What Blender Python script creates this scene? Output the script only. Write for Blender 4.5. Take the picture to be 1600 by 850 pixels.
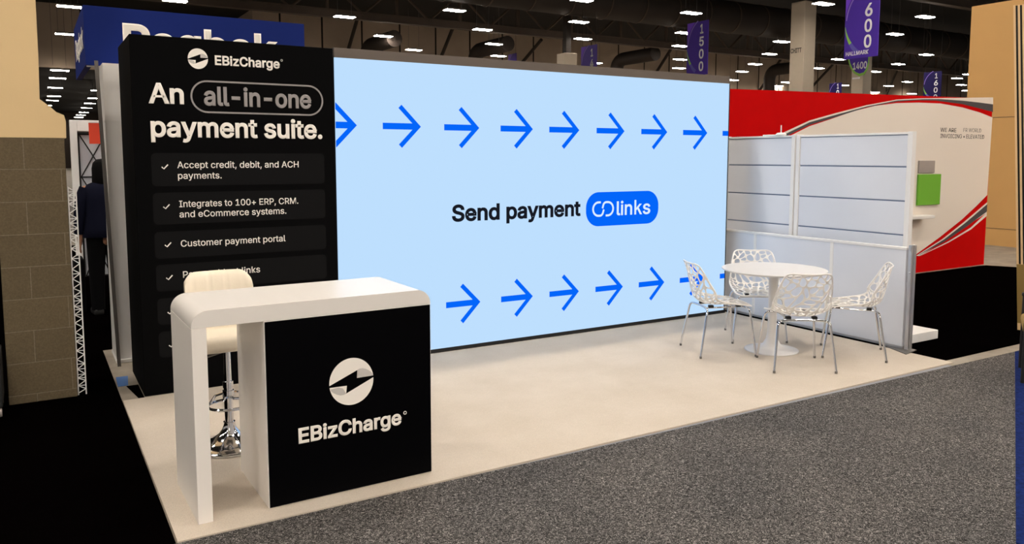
import bpy, bmesh, math, random, os
from mathutils import Vector, Matrix
PI = math.pi
for o in list(bpy.data.objects): bpy.data.objects.remove(o)
SC = bpy.context.scene
COL = SC.collection

def lin(r, g, b):
    f = lambda c: (c/255/12.92) if c/255 <= .04045 else ((c/255+.055)/1.055)**2.4
    return (f(r), f(g), f(b))

# ------------------------------------------------------------------ camera, world, lights, exposure
CAM = Vector((-.489, -3.712, 1.729)); YAW, PITCH, ROLL = map(math.radians, (31.134, -5.467, .019))
FPX, PPX, PPY = 1244.87, 800., 364.72
FW = Vector((math.sin(YAW)*math.cos(PITCH), math.cos(YAW)*math.cos(PITCH), math.sin(PITCH)))
RT0 = Vector((math.cos(YAW), -math.sin(YAW), 0)); UP0 = RT0.cross(FW)
RT = RT0*math.cos(ROLL)+UP0*math.sin(ROLL); UP = UP0*math.cos(ROLL)-RT0*math.sin(ROLL)
cd = bpy.data.cameras.new('camera'); cam = bpy.data.objects.new('camera', cd); COL.objects.link(cam)
m = Matrix((RT, UP, -FW)).transposed().to_4x4(); m.translation = CAM; cam.matrix_world = m
cd.sensor_fit = 'HORIZONTAL'; cd.sensor_width = 36; cd.lens = 36*FPX/1600
cd.shift_x = 0; cd.shift_y = (PPY-425)/1600; cd.clip_end = 500; cd.clip_start = .05
SC.camera = cam
SC.view_settings.view_transform = 'Standard'; SC.view_settings.look = 'None'
SC.view_settings.exposure = 0; SC.view_settings.gamma = 1; SC.view_settings.use_curve_mapping = False
W = bpy.data.worlds.new('hall_air'); SC.world = W; W.use_nodes = True
WORLD_STRENGTH = .34
W.node_tree.nodes['Background'].inputs[0].default_value = (1, .945, .875, 1)
W.node_tree.nodes['Background'].inputs[1].default_value = WORLD_STRENGTH
LAMP_WATTS = 72      # each high-bay fixture over the booth
LAMP_COLOR = (1, .925, .83)
FAR_EMIT = 95

def at(px, py, ax, val):
    """photograph pixel -> the point where its ray meets a plane x/y/z = val (used to take measurements)"""
    q = FW+RT*((px-PPX)/FPX)-UP*((py-PPY)/FPX); i = 'xyz'.index(ax)
    return CAM+q*((val-CAM[i])/q[i])

# ------------------------------------------------------------------ materials
def mat(name, rgb, rough=.5, metal=0, spec=.5, bump=0, bscale=50, vary=0, vscale=5, coat=0, emit=0):
    M = bpy.data.materials.new(name); M.use_nodes = True
    nt = M.node_tree; N = nt.nodes; b = N['Principled BSDF']
    c = lin(*rgb)
    b.inputs['Base Color'].default_value = (*c, 1); b.inputs['Roughness'].default_value = rough
    b.inputs['Metallic'].default_value = metal; b.inputs['Specular IOR Level'].default_value = spec
    b.inputs['Coat Weight'].default_value = coat
    if emit:
        b.inputs['Emission Color'].default_value = (*c, 1); b.inputs['Emission Strength'].default_value = emit
    tc = N.new('ShaderNodeTexCoord')
    if vary:
        n = N.new('ShaderNodeTexNoise'); n.inputs['Scale'].default_value = vscale; n.inputs['Detail'].default_value = 5
        nt.links.new(tc.outputs['Object'], n.inputs['Vector'])
        r = N.new('ShaderNodeValToRGB'); r.color_ramp.elements[0].position = .3; r.color_ramp.elements[1].position = .7
        r.color_ramp.elements[0].color = (*[x*(1-vary) for x in c], 1); r.color_ramp.elements[1].color = (*[min(1, x*(1+vary)) for x in c], 1)
        nt.links.new(n.outputs['Fac'], r.inputs[0]); nt.links.new(r.outputs[0], b.inputs['Base Color'])
    if bump:
        n = N.new('ShaderNodeTexNoise'); n.inputs['Scale'].default_value = bscale; n.inputs['Detail'].default_value = 3
        nt.links.new(tc.outputs['Object'], n.inputs['Vector'])
        bp = N.new('ShaderNodeBump'); bp.inputs['Strength'].default_value = bump; bp.inputs['Distance'].default_value = .01
        nt.links.new(n.outputs['Fac'], bp.inputs['Height']); nt.links.new(bp.outputs[0], b.inputs['Normal'])
    return M
def emis(name, rgb, s):
    M = bpy.data.materials.new(name); M.use_nodes = True; nt = M.node_tree
    nt.nodes.remove(nt.nodes['Principled BSDF'])
    e = nt.nodes.new('ShaderNodeEmission'); e.inputs[0].default_value = (*lin(*rgb), 1); e.inputs[1].default_value = s
    nt.links.new(e.outputs[0], nt.nodes['Material Output'].inputs[0]); return M

M_LAM = mat('white_laminate', (242, 237, 231), .32, vary=.01, vscale=3)
M_TOP = mat('white_gloss_laminate', (232, 228, 223), .25)
M_BLACK = mat('black_satin_panel', (2, 2, 4), .5, spec=.04)
M_TOWER = mat('black_fabric_print', (6, 6, 7), .85, spec=.06, vary=.1, vscale=60)
M_CARD = mat('charcoal_print', (19, 19, 20), .85, spec=.08)
M_BADGE = mat('darker_charcoal_print', (14, 14, 15), .8, spec=.12)
M_PRINT = mat('off_white_print', (250, 244, 236), .7, spec=.2)
M_GREYPRINT = mat('grey_print', (156, 151, 151), .7, spec=.2)
M_FLAP = mat('pale_grey_print', (205, 200, 195), .7, spec=.2)
M_WHITE = mat('white_painted_panel', (221, 224, 231), .45, vary=.015, vscale=2)
M_WTRIM = mat('white_trim', (236, 234, 231), .4)
M_GROOVE = mat('slat_groove', (120, 134, 158), .5)
M_PLASTIC = mat('white_plastic', (240, 236, 230), .38)
M_TABLE = mat('white_lacquer', (222, 219, 216), .3)
M_CHROME = mat('chrome', (225, 225, 228), .09, 1)
M_ALU = mat('brushed_aluminium', (205, 204, 204), .42, .9, bump=.05, bscale=120)
M_STEELDARK = mat('dull_steel', (120, 116, 112), .45, .8)
M_RUBBER = mat('black_rubber', (14, 14, 14), .7)
M_LEATHER = mat('cream_leather', (232, 220, 199), .45, bump=.08, bscale=60)
M_RED = mat('red_print', (200, 3, 5), .7, spec=.05, vary=.03)
M_GRAPH_WHITE = mat('ivory_print', (236, 226, 214), .7, spec=.2)
M_GRAPH_GREY = mat('slate_print', (66, 66, 72), .6)
M_GRAPH_TEXT = mat('dark_text_print', (70, 66, 62), .7)
M_GREEN = mat('green_board', (112, 182, 52), .6)
M_GREYBOARD = mat('grey_board', (165, 156, 150), .6, vary=.05)
M_BLUE = mat('navy_blue_print', (18, 38, 112), .7, spec=.15, vary=.04, vscale=2)
M_TAN = mat('tan_painted_panel', (205, 160, 98), .7, vary=.03, vscale=1.5)
M_SLAT = mat('light_wood_slat', (226, 190, 140), .5)
M_OLIVE = mat('olive_upholstery', (140, 112, 55), .8, bump=.1, bscale=90)
M_DARKDUCT = mat('dark_painted_steel', (46, 37, 31), .7, vary=.15, vscale=.6)
M_TRUSS = mat('brown_black_steel', (82, 68, 57), .7, vary=.15, vscale=.7)
M_CEIL = mat('black_painted_deck', (17, 14, 12), .9, vary=.3, vscale=.4)
M_LAMPBODY = mat('lamp_housing', (90, 82, 75), .5)
M_DIFF = emis('lamp_diffuser', (255, 243, 229), FAR_EMIT)
M_HEADWALL = mat('taupe_wall_panel', (120, 106, 92), .8, vary=.06, vscale=.3)
M_COLUMN = mat('pale_column_paint', (202, 188, 168), .7, vary=.02)
M_PURPLE = mat('purple_banner', (78, 46, 170), .6, vary=.06, vscale=1)
M_DIMPURPLE = mat('purple_banner_dim_lit', (34, 26, 86), .6, spec=.2)  # purple banner with the dimmer light of the far right painted in
M_VIOLET = mat('violet_banner', (124, 70, 222), .6)
M_LIME = mat('lime_swoosh', (150, 210, 90), .6)
M_PALEVIOLET = mat('pale_violet_swoosh', (150, 120, 215), .6)
M_FADE = mat('fading_swoosh', (104, 96, 190), .6)
M_SIGNWHITE = mat('banner_white', (245, 243, 248), .6)
M_ORANGE = mat('orange_red_fabric', (214, 62, 30), .7)
M_NAVYCLOTH = mat('navy_cloth', (16, 18, 34), .9, spec=.1)
M_DARKCLOTH = mat('black_cloth', (10, 10, 12), .9, spec=.1)
M_HAIR = mat('black_hair', (7, 6, 6), .8, spec=.1)
M_SKIN = mat('skin', (190, 140, 110), .55)
M_TAPE = mat('blue_tape', (62, 112, 178), .5)
M_BLUECARPET = mat('blue_carpet', (22, 38, 88), .95, spec=.05, bump=.4, bscale=150, vary=.35, vscale=40)
M_BLACKCARPET = mat('black_carpet', (3, 2, 2), .98, spec=.0, bump=.5, bscale=160, vary=.35, vscale=90)
M_LEDBLACK = mat('screen_frame_black', (8, 8, 10), .4)
M_LEDTRIM = mat('screen_top_trim', (96, 86, 78), .6)
M_DARKWALL = mat('far_dark_wall', (52, 44, 38), .9)

def ramp_mat(name, rough, build, spec=.1):
    M = bpy.data.materials.new(name); M.use_nodes = True; nt = M.node_tree
    b = nt.nodes['Principled BSDF']; b.inputs['Roughness'].default_value = rough; b.inputs['Specular IOR Level'].default_value = spec
    tc = nt.nodes.new('ShaderNodeTexCoord'); build(nt, b, tc); return M
def noise(nt, tc, scale, detail=2, rough=.5, dist=0):
    n = nt.nodes.new('ShaderNodeTexNoise'); n.inputs['Scale'].default_value = scale; n.inputs['Detail'].default_value = detail
    n.inputs['Roughness'].default_value = rough; n.inputs['Distortion'].default_value = dist
    nt.links.new(tc.outputs['Object'], n.inputs['Vector']); return n
def ramp(nt, src, stops):
    r = nt.nodes.new('ShaderNodeValToRGB'); e = r.color_ramp.elements
    while len(e) < len(stops): e.new(.5)
    for k, (p, c) in enumerate(stops): e[k].position = p; e[k].color = (*lin(*c), 1)
    nt.links.new(src, r.inputs[0]); return r
def mix(nt, a, b, fac, mode='MIX'):
    x = nt.nodes.new('ShaderNodeMix'); x.data_type = 'RGBA'; x.blend_type = mode
    if isinstance(fac, float): x.inputs[0].default_value = fac
    else: nt.links.new(fac, x.inputs[0])
    nt.links.new(a, x.inputs[6]); nt.links.new(b, x.inputs[7]); return x.outputs[2]
def bumpn(nt, b, src, s, d):
    bp = nt.nodes.new('ShaderNodeBump'); bp.inputs['Strength'].default_value = s; bp.inputs['Distance'].default_value = d
    nt.links.new(src, bp.inputs['Height']); nt.links.new(bp.outputs[0], b.inputs['Normal'])
def b_beige(nt, b, tc):
    r = ramp(nt, noise(nt, tc, 2.2, 6, .6).outputs[0], [(.3, (202, 190, 174)), (.72, (212, 201, 187))])
    f = ramp(nt, noise(nt, tc, 260, 2).outputs[0], [(.3, (232, 232, 232)), (.7, (255, 255, 255))])
    nt.links.new(mix(nt, r.outputs[0], f.outputs[0], 1., 'MULTIPLY'), b.inputs['Base Color'])
    bumpn(nt, b, noise(nt, tc, 240, 2).outputs[0], .25, .004)
def b_aisle(nt, b, tc):
    n = noise(nt, tc, 105, 3, .6, 1.6)
    r = ramp(nt, n.outputs[0], [(.36, (22, 21, 21)), (.46, (64, 63, 62)), (.55, (97, 95, 95)), (.65, (182, 178, 175))])
    p = ramp(nt, noise(nt, tc, 1.3, 3).outputs[0], [(.3, (225, 225, 225)), (.7, (255, 252, 248))])
    nt.links.new(mix(nt, r.outputs[0], p.outputs[0], 1., 'MULTIPLY'), b.inputs['Base Color'])
    bumpn(nt, b, n.outputs[0], .8, .008)
def b_concrete(nt, b, tc):
    r = ramp(nt, noise(nt, tc, 3, 8, .65).outputs[0], [(.3, (120, 112, 102)), (.7, (158, 148, 134))])
    nt.links.new(r.outputs[0], b.inputs['Base Color']); bumpn(nt, b, noise(nt, tc, 40, 4).outputs[0], .1, .01)
def b_wallback(nt, b, tc):
    s = nt.nodes.new('ShaderNodeSeparateXYZ'); nt.links.new(tc.outputs['Object'], s.inputs[0])
    md = nt.nodes.new('ShaderNodeMath'); md.operation = 'PINGPONG'; md.inputs[1].default_value = 1.6
    nt.links.new(s.outputs[0], md.inputs[0])
    lt = nt.nodes.new('ShaderNodeMath'); lt.operation = 'LESS_THAN'; lt.inputs[1].default_value = .07
    nt.links.new(md.outputs[0], lt.inputs[0])
    r = ramp(nt, noise(nt, tc, .35, 4).outputs[0], [(.3, (178, 160, 140)), (.7, (196, 177, 157))])
    d = nt.nodes.new('ShaderNodeRGB'); d.outputs[0].default_value = (*lin(42, 35, 30), 1)
    nt.links.new(mix(nt, r.outputs[0], d.outputs[0], lt.outputs[0]), b.inputs['Base Color'])
def b_pillar(nt, b, tc):
    # courses of concrete block 0.2255 m high, painted taupe, with running-bond joints
    s = nt.nodes.new('ShaderNodeSeparateXYZ'); nt.links.new(tc.outputs['Object'], s.inputs[0])
    cb = nt.nodes.new('ShaderNodeCombineXYZ')
    ad = nt.nodes.new('ShaderNodeMath'); ad.operation = 'ADD'
    nt.links.new(s.outputs[0], ad.inputs[0]); nt.links.new(s.outputs[1], ad.inputs[1]); nt.links.new(ad.outputs[0], cb.inputs[0])
    sb = nt.nodes.new('ShaderNodeMath'); sb.operation = 'ADD'; sb.inputs[1].default_value = .164
    nt.links.new(s.outputs[2], sb.inputs[0]); nt.links.new(sb.outputs[0], cb.inputs[1])
    br = nt.nodes.new('ShaderNodeTexBrick'); br.inputs['Scale'].default_value = 1
    br.inputs['Brick Width'].default_value = .44; br.inputs['Row Height'].default_value = .2255
    br.inputs['Mortar Size'].default_value = .0035; br.inputs['Mortar Smooth'].default_value = .3
    br.inputs['Color1'].default_value = (*lin(107, 94, 72), 1); br.inputs['Color2'].default_value = (*lin(102, 90, 69), 1)
    br.inputs['Mortar'].default_value = (*lin(128, 116, 98), 1)
    nt.links.new(cb.outputs[0], br.inputs['Vector'])
    f = ramp(nt, noise(nt, tc, 90, 4).outputs[0], [(.3, (222, 222, 222)), (.7, (255, 255, 255))])
    nt.links.new(mix(nt, br.outputs[0], f.outputs[0], 1., 'MULTIPLY'), b.inputs['Base Color'])
    iv = nt.nodes.new('ShaderNodeMath'); iv.operation = 'SUBTRACT'; iv.inputs[0].default_value = 1
    nt.links.new(br.outputs['Fac'], iv.inputs[1]); bumpn(nt, b, iv.outputs[0], .6, .01)
M_BEIGE = ramp_mat('beige_carpet', .95, b_beige)
M_AISLE = ramp_mat('grey_tweed_carpet', .98, b_aisle)
M_CONC = ramp_mat('bare_concrete', .6, b_concrete, .3)
M_WALLBACK = ramp_mat('taupe_wall_panels', .85, b_wallback)
M_BLOCK = ramp_mat('taupe_concrete_block', .8, b_pillar, .2)
M_PILLARTOP = mat('beige_wall_paint', (222, 194, 148), .75, spec=.2, vary=.03, vscale=2, bump=.05, bscale=60)
LED_RGB = (190, 223, 254)
M_LED = emis('screen_pale_blue', LED_RGB, 1.0)
M_LEDBLUE = emis('screen_blue', (4, 102, 250), 1.0)
M_LEDTEXT = emis('screen_near_black', (24, 26, 34), 1.0)
M_LEDWHITE = emis('screen_white', (222, 240, 255), 1.0)

# ------------------------------------------------------------------ mesh helpers
class MB:
    def __init__(s): s.bm = bmesh.new()
    def box(s, x0, x1, y0, y1, z0, z1, bev=0, seg=2):
        t = bmesh.new(); bmesh.ops.create_cube(t, size=1)
        for v in t.verts: v.co = Vector(((x0+x1)/2+v.co.x*(x1-x0), (y0+y1)/2+v.co.y*(y1-y0), (z0+z1)/2+v.co.z*(z1-z0)))
        if bev: bmesh.ops.bevel(t, geom=t.edges[:], offset=bev, segments=seg, affect='EDGES', profile=.5)
        return s.join(t)
    def join(s, t):
        me = bpy.data.meshes.new('tmp'); t.to_mesh(me); t.free(); s.bm.from_mesh(me); bpy.data.meshes.remove(me); return s
    def tube(s, pts, r, n=10, closed=False, flat=1.):
        pts = [Vector(p) for p in pts]; N = len(pts); rings = []; nrm = None
        for i, p in enumerate(pts):
            a = pts[(i-1) % N] if (closed or i) else p; b = pts[(i+1) % N] if (closed or i < N-1) else p
            t = (b-a).normalized()
            if nrm is None:
                nrm = t.orthogonal().normalized()
            nrm = (nrm-t*nrm.dot(t)).normalized(); bn = t.cross(nrm)
            rr = r[i] if isinstance(r, (list, tuple)) else r
            rings.append([s.bm.verts.new(p+(nrm*math.cos(2*PI*k/n)+bn*math.sin(2*PI*k/n)*flat)*rr) for k in range(n)])
        for i in range(N if closed else N-1):
            A, B = rings[i], rings[(i+1) % N]
            for k in range(n): s.bm.faces.new((A[k], A[(k+1) % n], B[(k+1) % n], B[k]))
        if not closed:
            s.bm.faces.new(list(reversed(rings[0]))); s.bm.faces.new(rings[-1])
        return s
    def lathe(s, prof, c=(0, 0), n=40, rx=1, ry=1):
        rings = []
        for r, z in prof:
            if r < 1e-6: rings.append([s.bm.verts.new((c[0], c[1], z))])
            else: rings.append([s.bm.verts.new((c[0]+r*rx*math.cos(2*PI*k/n), c[1]+r*ry*math.sin(2*PI*k/n), z)) for k in range(n)])
        for A, B in zip(rings, rings[1:]):
            for k in range(n):
                k2 = (k+1) % n
                if len(A) == 1 and len(B) == 1: continue
                if len(A) == 1: s.bm.faces.new((A[0], B[k2], B[k]))
                elif len(B) == 1: s.bm.faces.new((A[k], A[k2], B[0]))
                else: s.bm.faces.new((A[k], A[k2], B[k2], B[k]))
        return s
    def prism(s, poly, O, ex, ey, d0, d1):
        """2-D outline drawn on the plane O, ex, ey, given thickness along its normal from d0 to d1"""
        O, ex, ey = Vector(O), Vector(ex), Vector(ey); n = ex.cross(ey).normalized()
        area = sum(a[0]*b[1]-b[0]*a[1] for a, b in zip(poly, poly[1:]+poly[:1]))
        if area < 0: poly = poly[::-1]
        P = [O+ex*a+ey*b for a, b in poly]
        lo = [s.bm.verts.new(p+n*d0) for p in P]; hi = [s.bm.verts.new(p+n*d1) for p in P]
        s.bm.faces.new(hi); s.bm.faces.new(lo[::-1])
        for i in range(len(P)):
            j = (i+1) % len(P); s.bm.faces.new((lo[i], lo[j], hi[j], hi[i]))
        return s
    def stroke(s, path, w, O, ex, ey, d0, d1, closed=False):
        N = len(path); L = []; R = []
        V = [Vector(p) for p in path]
        for i, p in enumerate(V):
            a = V[(i-1) % N] if (closed or i) else p; b = V[(i+1) % N] if (closed or i < N-1) else p
            t = (b-a).normalized(); nn = Vector((-t.y, t.x))
            L.append(p+nn*w/2); R.append(p-nn*w/2)
        for i in range(N if closed else N-1):
            j = (i+1) % N
            s.prism([tuple(R[i]), tuple(R[j]), tuple(L[j]), tuple(L[i])], O, ex, ey, d0, d1)
        return s
    def build(s, name, material, parent=None, smooth=None, off=None):
        bm = s.bm
        bmesh.ops.recalc_face_normals(bm, faces=bm.faces[:])
        if off is None and parent is not None: off = OFF.get(parent.name)
        if off: bmesh.ops.translate(bm, verts=bm.verts[:], vec=-Vector(off))
        me = bpy.data.meshes.new(name); bm.to_mesh(me); bm.free()
        if smooth:
            me.polygons.foreach_set('use_smooth', [True]*len(me.polygons))
            me.set_sharp_from_angle(angle=math.radians(smooth))
        me.materials.append(material)
        o = bpy.data.objects.new(name, me); COL.objects.link(o)
        if parent is not None: o.parent = parent
        return o
OFF = {}
def thing(name, label, cat, loc=(0, 0, 0), rz=0, group=None, local=False):
    o = bpy.data.objects.new(name, None); COL.objects.link(o); o.location = loc; o.rotation_euler = (0, 0, rz)
    o.empty_display_size = .1
    o['label'] = label; o['category'] = cat
    if group: o['group'] = group
    if not local: OFF[o.name] = tuple(loc)
    return o
def tag(o, label, cat, group=None, kind=None):
    o['label'] = label; o['category'] = cat
    if group: o['group'] = group
    if kind: o['kind'] = kind
    return o
def base(o, pt):
    """moves the origin of a single-mesh thing to pt"""
    o.data.transform(Matrix.Translation(-Vector(pt))); o.location = pt; return o
def struct(name, mb, material, label=None):
    o = mb.build(name, material); o['kind'] = 'structure'
    o['label'] = label or name.replace('_', ' '); o['category'] = name.split('_')[0]; return o
def dup(o, parent=None):
    c = o.copy(); COL.objects.link(c)
    if parent is not None: c.parent = parent
    for ch in list(o.children): dup(ch, c)
    return c
def rrect(x0, x1, z0, z1, r, n=6):
    P = []
    for cx, cz, a0 in ((x1-r, z1-r, 0), (x0+r, z1-r, 90), (x0+r, z0+r, 180), (x1-r, z0+r, 270)):
        for k in range(n+1):
            a = math.radians(a0+90*k/n); P.append((cx+r*math.cos(a), cz+r*math.sin(a)))
    return P
def arc(cx, cz, rx, rz, a0, a1, n=24):
    return [(cx+rx*math.cos(math.radians(a0+(a1-a0)*k/n)), cz+rz*math.sin(math.radians(a0+(a1-a0)*k/n))) for k in range(n+1)]
# lettering
FONT = None
try:
    FONT = bpy.data.fonts.load(os.path.join(bpy.utils.resource_path('LOCAL'), 'datafiles', 'fonts', 'Inter.woff2'))
except Exception:
    FONT = None
def glyphs(s, bold=.02):
    cu = bpy.data.curves.new('t', 'FONT'); cu.body = s; cu.bevel_depth = max(bold, .002); cu.bevel_resolution = 0; cu.extrude = .02; cu.resolution_u = 4
    if FONT: cu.font = FONT
    o = bpy.data.objects.new('t', cu); COL.objects.link(o)
    dg = bpy.context.evaluated_depsgraph_get(); me = bpy.data.meshes.new_from_object(o.evaluated_get(dg))
    bpy.data.objects.remove(o); bpy.data.curves.remove(cu); return me
_cap = {}
def text(name, s, x0, x1, zb, cap, O, ex, ey, material, parent, bold=.02, lift=.0012, thick=.0012, ref='E'):
    """lettering fitted between x0 and x1 on baseline zb with the given capital height"""
    if (ref, bold) not in _cap:
        e = glyphs(ref, bold); _cap[(ref, bold)] = (max(v.co.y for v in e.vertices), min(v.co.y for v in e.vertices)); bpy.data.meshes.remove(e)
    top, bot = _cap[(ref, bold)]
    me = glyphs(s, bold); xs = [v.co.x for v in me.vertices]; a, b = min(xs), max(xs)
    sx = (x1-x0)/(b-a); sz = cap/(top-bot)
    O, ex, ey = Vector(O), Vector(ex), Vector(ey); n = ex.cross(ey).normalized()
    bm = bmesh.new(); bm.from_mesh(me); bpy.data.meshes.remove(me)
    zm = max(v.co.z for v in bm.verts)
    for v in bm.verts: v.co = O+ex*(x0+(v.co.x-a)*sx)+ey*(zb+(v.co.y-bot)*sz)+n*(lift+thick*(v.co.z/zm+1)/2)
    q = MB(); q.bm.free(); q.bm = bm
    return q.build(name, material, parent)
X, Y, Z = Vector((1, 0, 0)), Vector((0, 1, 0)), Vector((0, 0, 1))
def logo(O, ex, ey, cx, cz, rx, rz, parent, flaps=True):
    sc = lambda pts: [(cx+rx*a, cz+rz*b) for a, b in pts]
    k = MB()
    k.prism(sc(arc(0, 0, 1, 1, 7, 183, 40)+[(.27, .455), (.25, .115)]), O, ex, ey, .001, .003)
    k.prism(sc(arc(0, 0, 1, 1, 188, 362, 40)+[(-.26, -.49), (-.22, -.155)]), O, ex, ey, .001, .003)
    e = k.build('emblem', M_PRINT, parent)
    f = MB()
    f.prism(sc([(.27, .45), (.36, .50), (.50, .50), (.66, .45), (.80, .37), (.93, .26), (.985, .13), (.25, .118)]), O, ex, ey, .003, .0037)
    f.build('emblem_shading', M_FLAP, e, off=OFF.get(parent.name)); f = MB()
    f.prism(sc([(-.26, -.48), (-.38, -.52), (-.52, -.52), (-.68, -.46), (-.82, -.38), (-.92, -.29), (-.96, -.20), (-.60, -.17), (-.40, -.24)]), O, ex, ey, .003, .0037)
    f.build('emblem_shading', M_FLAP, e, off=OFF.get(parent.name))
    return e

# ------------------------------------------------------------------ setting: floor, ceiling, walls
struct('floor', MB().box(-60, 160, -30, 140, -.2, 0), M_CONC, 'bare concrete hall floor')
struct('ceiling', MB().box(-60, 160, -30, 63, 12.5, 12.8), M_CEIL, 'black exhibition hall ceiling')
struct('trim_1', MB().box(-60, 14, 62.4, 140, 8.6, 8.8), M_CEIL, 'lower black ceiling beyond the left header')
struct('wall_back', MB().box(14, 160, 57, 57.3, 0, 12.5), M_WALLBACK, 'taupe panelled back wall of the hall')
struct('wall_header', MB().box(-60, 14, 62, 62.4, 8.04, 12.5), M_WALLBACK, 'taupe header above the far opening')
struct('wall_side', MB().box(14, 14.3, 57.3, 138, 0, 12.5), M_WALLBACK, 'taupe side wall beyond the header')
struct('wall_far', MB().box(-60, 14, 138, 138.3, 0, 8.6), M_DARKWALL, 'dark far end wall')

# carpets
c1 = MB().prism([(0, 0), (6.1, 0), (6.1, 2.60), (1.62, 2.60), (1.62, 2.47), (.0, 2.434)], (0, 0, 0), X, Y, .0, .009).build('carpet', M_BEIGE)
tag(c1, 'large beige carpet covering the booth floor under counter and table', 'carpet')
c2 = MB().prism([(-3, -.012), (0, -.006), (1.2, -.010), (2.0, -.028), (7.2, -.064), (7.05, -.02), (3.222, -1.946), (-.2, -3.67), (-8, -7), (-8, -.012)], (0, 0, 0), X, Y, 0, .006)
c2 = MB().prism([(-3, -.014), (0, -.008), (1.2, -.012), (2.0, -.028), (6.95, -.064), (3.222, -1.946), (-.60, -3.87), (-3, -4.4)], (0, 0, 0), X, Y, 0, .006).build('carpet', M_AISLE)
tag(c2, 'grey tweed carpet of the aisle in the foreground', 'carpet')
c3 = MB().prism([(-6, .0), (-.008, .0), (-.004, 3.45), (-.004, 4.2), (1.6, 4.2), (1.6, 14), (-6, 14)], (0, 0, 0), X, Y, 0, .006).build('carpet', M_BLACKCARPET)
tag(c3, 'black carpet left of the beige carpet, under the block pillar', 'carpet')
c4 = MB().prism([(6.115, .082), (12.76, .078), (12.76, 2.85), (12.57, 3.2), (12.4, 3.22), (6.115, 3.22)], (0, 0, 0), X, Y, 0, .006).build('carpet', M_BLACKCARPET)
tag(c4, 'black carpet behind the low white wall, in front of the red wall', 'carpet')
c5 = MB().prism([(6.952, -.064), (12.5, -.064), (12.5, -5), (3.4, -5), (3.224, -1.946)], (0, 0, 0), X, Y, 0, .007).build('carpet', M_BLUECARPET)
tag(c5, 'blue carpet strip at the right edge beyond the grey aisle', 'carpet')
c6 = MB().prism([(.105, 2.46), (.142, 2.46), (.142, 2.84), (.06, 2.84)], (0, 0, 0), X, Y, 0, .004).build('floor_mat', M_BLACKCARPET)
tag(c6, 'small black mat scrap beside the foot of the black tower', 'mat')
t1 = MB().prism([(.004, 2.86), (.075, 2.87), (.10, 3.15), (.014, 3.155)], (0, 0, 0), X, Y, 0, .003).build('floor_tape', M_TAPE)
tag(t1, 'short blue strip of tape on the bare floor by the tower', 'tape')

t2 = MB().prism([(1.35, -.009), (6.0, -.011), (6.0, -.050), (2.0, -.024)], (0, 0, 0), X, Y, 0, .002).build('floor_tape', mat('grey_tape', (132, 132, 140), .6))
tag(t2, 'thin grey strip along the front edge of the beige carpet', 'tape')

# ------------------------------------------------------------------ video wall
YL, XL0, XL1, ZL0, ZL1 = 2.531, 1.63, 6.021, .046, 2.519
v = thing('video_wall', 'large pale blue video screen wall with rows of blue arrows', 'screen', (3.8, 2.6, 0))
MB().box(XL0, XL1, YL, YL+.012, ZL0, ZL1).build('display', M_LED, v)
f = MB().box(XL0, XL1, YL+.012, YL+.16, .0, ZL1); f.box(XL0, XL1+.03, YL+.005, YL+.16, 0, ZL0); f.box(XL1, XL1+.035, YL+.02, YL+.16, 0, ZL1)
f.build('cabinet', M_LEDBLACK, v)
MB().box(XL0, XL1+.012, YL+.004, YL+.17, ZL1, ZL1+.078).build('top_trim', M_LEDTRIM, v)
def clipx(poly, x, keep):
    out = []
    for a, b in zip(poly, poly[1:]+poly[:1]):
        ia, ib = (a[0]-x)*keep >= 0, (b[0]-x)*keep >= 0
        if ia: out.append(a)
        if ia != ib: t = (x-a[0])/(b[0]-a[0]); out.append((x, a[1]+(b[1]-a[1])*t))
    return out
def arrow(x, z):
    h = .0265; q = MB(); O = (0, YL, 0); w = .052
    tip = x+.345; ok = False
    k = w/math.sqrt(2)
    shaft = [(x, z-h), (tip-.035, z-h), (tip-.035, z+h), (x, z+h)]
    a = .176
    head = [(tip, z), (tip-a, z+a*1.02), (tip-a-k*.75, z+a*1.02-k*.75), (tip-1.45*k, z), (tip-a-k*.75, z-a*1.02+k*.75), (tip-a, z-a*1.02)]
    for i, P in enumerate((shaft, head[:4], [head[0], head[3], head[4], head[5]])):
        P = clipx(P, XL0, 1); P = clipx(P, XL1, -1) if len(P) > 2 else P
        if len(P) > 2: q.prism(P, O, X, Z, .0006+.0003*i, .0012+.0003*i); ok = True
    if ok: q.build('arrow', M_LEDBLUE, v)
for x in (1.463, 2.032, 2.597, 3.161, 3.688, 4.240, 4.801, 5.365, 5.937): arrow(x, 1.986)
for x in (1.463, 2.03, 2.602, 3.165, 3.699, 4.246, 4.799, 5.361, 5.950): arrow(x, .427)
text('headline', 'Send payment', 2.665, 4.057, 1.163, .150, (0, YL, 0), X, Z, M_LEDTEXT, v, .027)
pb = MB().prism(rrect(4.121, 5.044, 1.053, 1.388, .150, 10), (0, YL, 0), X, Z, .0006, .0012).build('link_badge', M_LEDBLUE, v)
def child_text(name, *a, parent, **k):
    o = text(name, *a, parent=None, **k); o.data.transform(Matrix.Translation(-Vector(OFF[v.name]))); o.parent = parent; return o
child_text('badge_lettering', 'lin', 4.500, 4.697, 1.152, .140, (0, YL, 0), X, Z, M_LEDWHITE, parent=pb, bold=.013)
child_text('badge_lettering', 's', 4.836, 4.935, 1.152, .140, (0, YL, 0), X, Z, M_LEDWHITE, parent=pb, bold=.013)
kk = MB(); zb = 1.152
kk.prism([(4.726, zb), (4.749, zb), (4.749, zb+.040), (4.764, zb+.055), (4.798, zb), (4.827, zb), (4.781, zb+.070), (4.822, zb+.107), (4.791, zb+.107), (4.749, zb+.066), (4.749, zb+.147), (4.726, zb+.147)], (0, YL, 0), X, Z, .0018, .0024)
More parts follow.
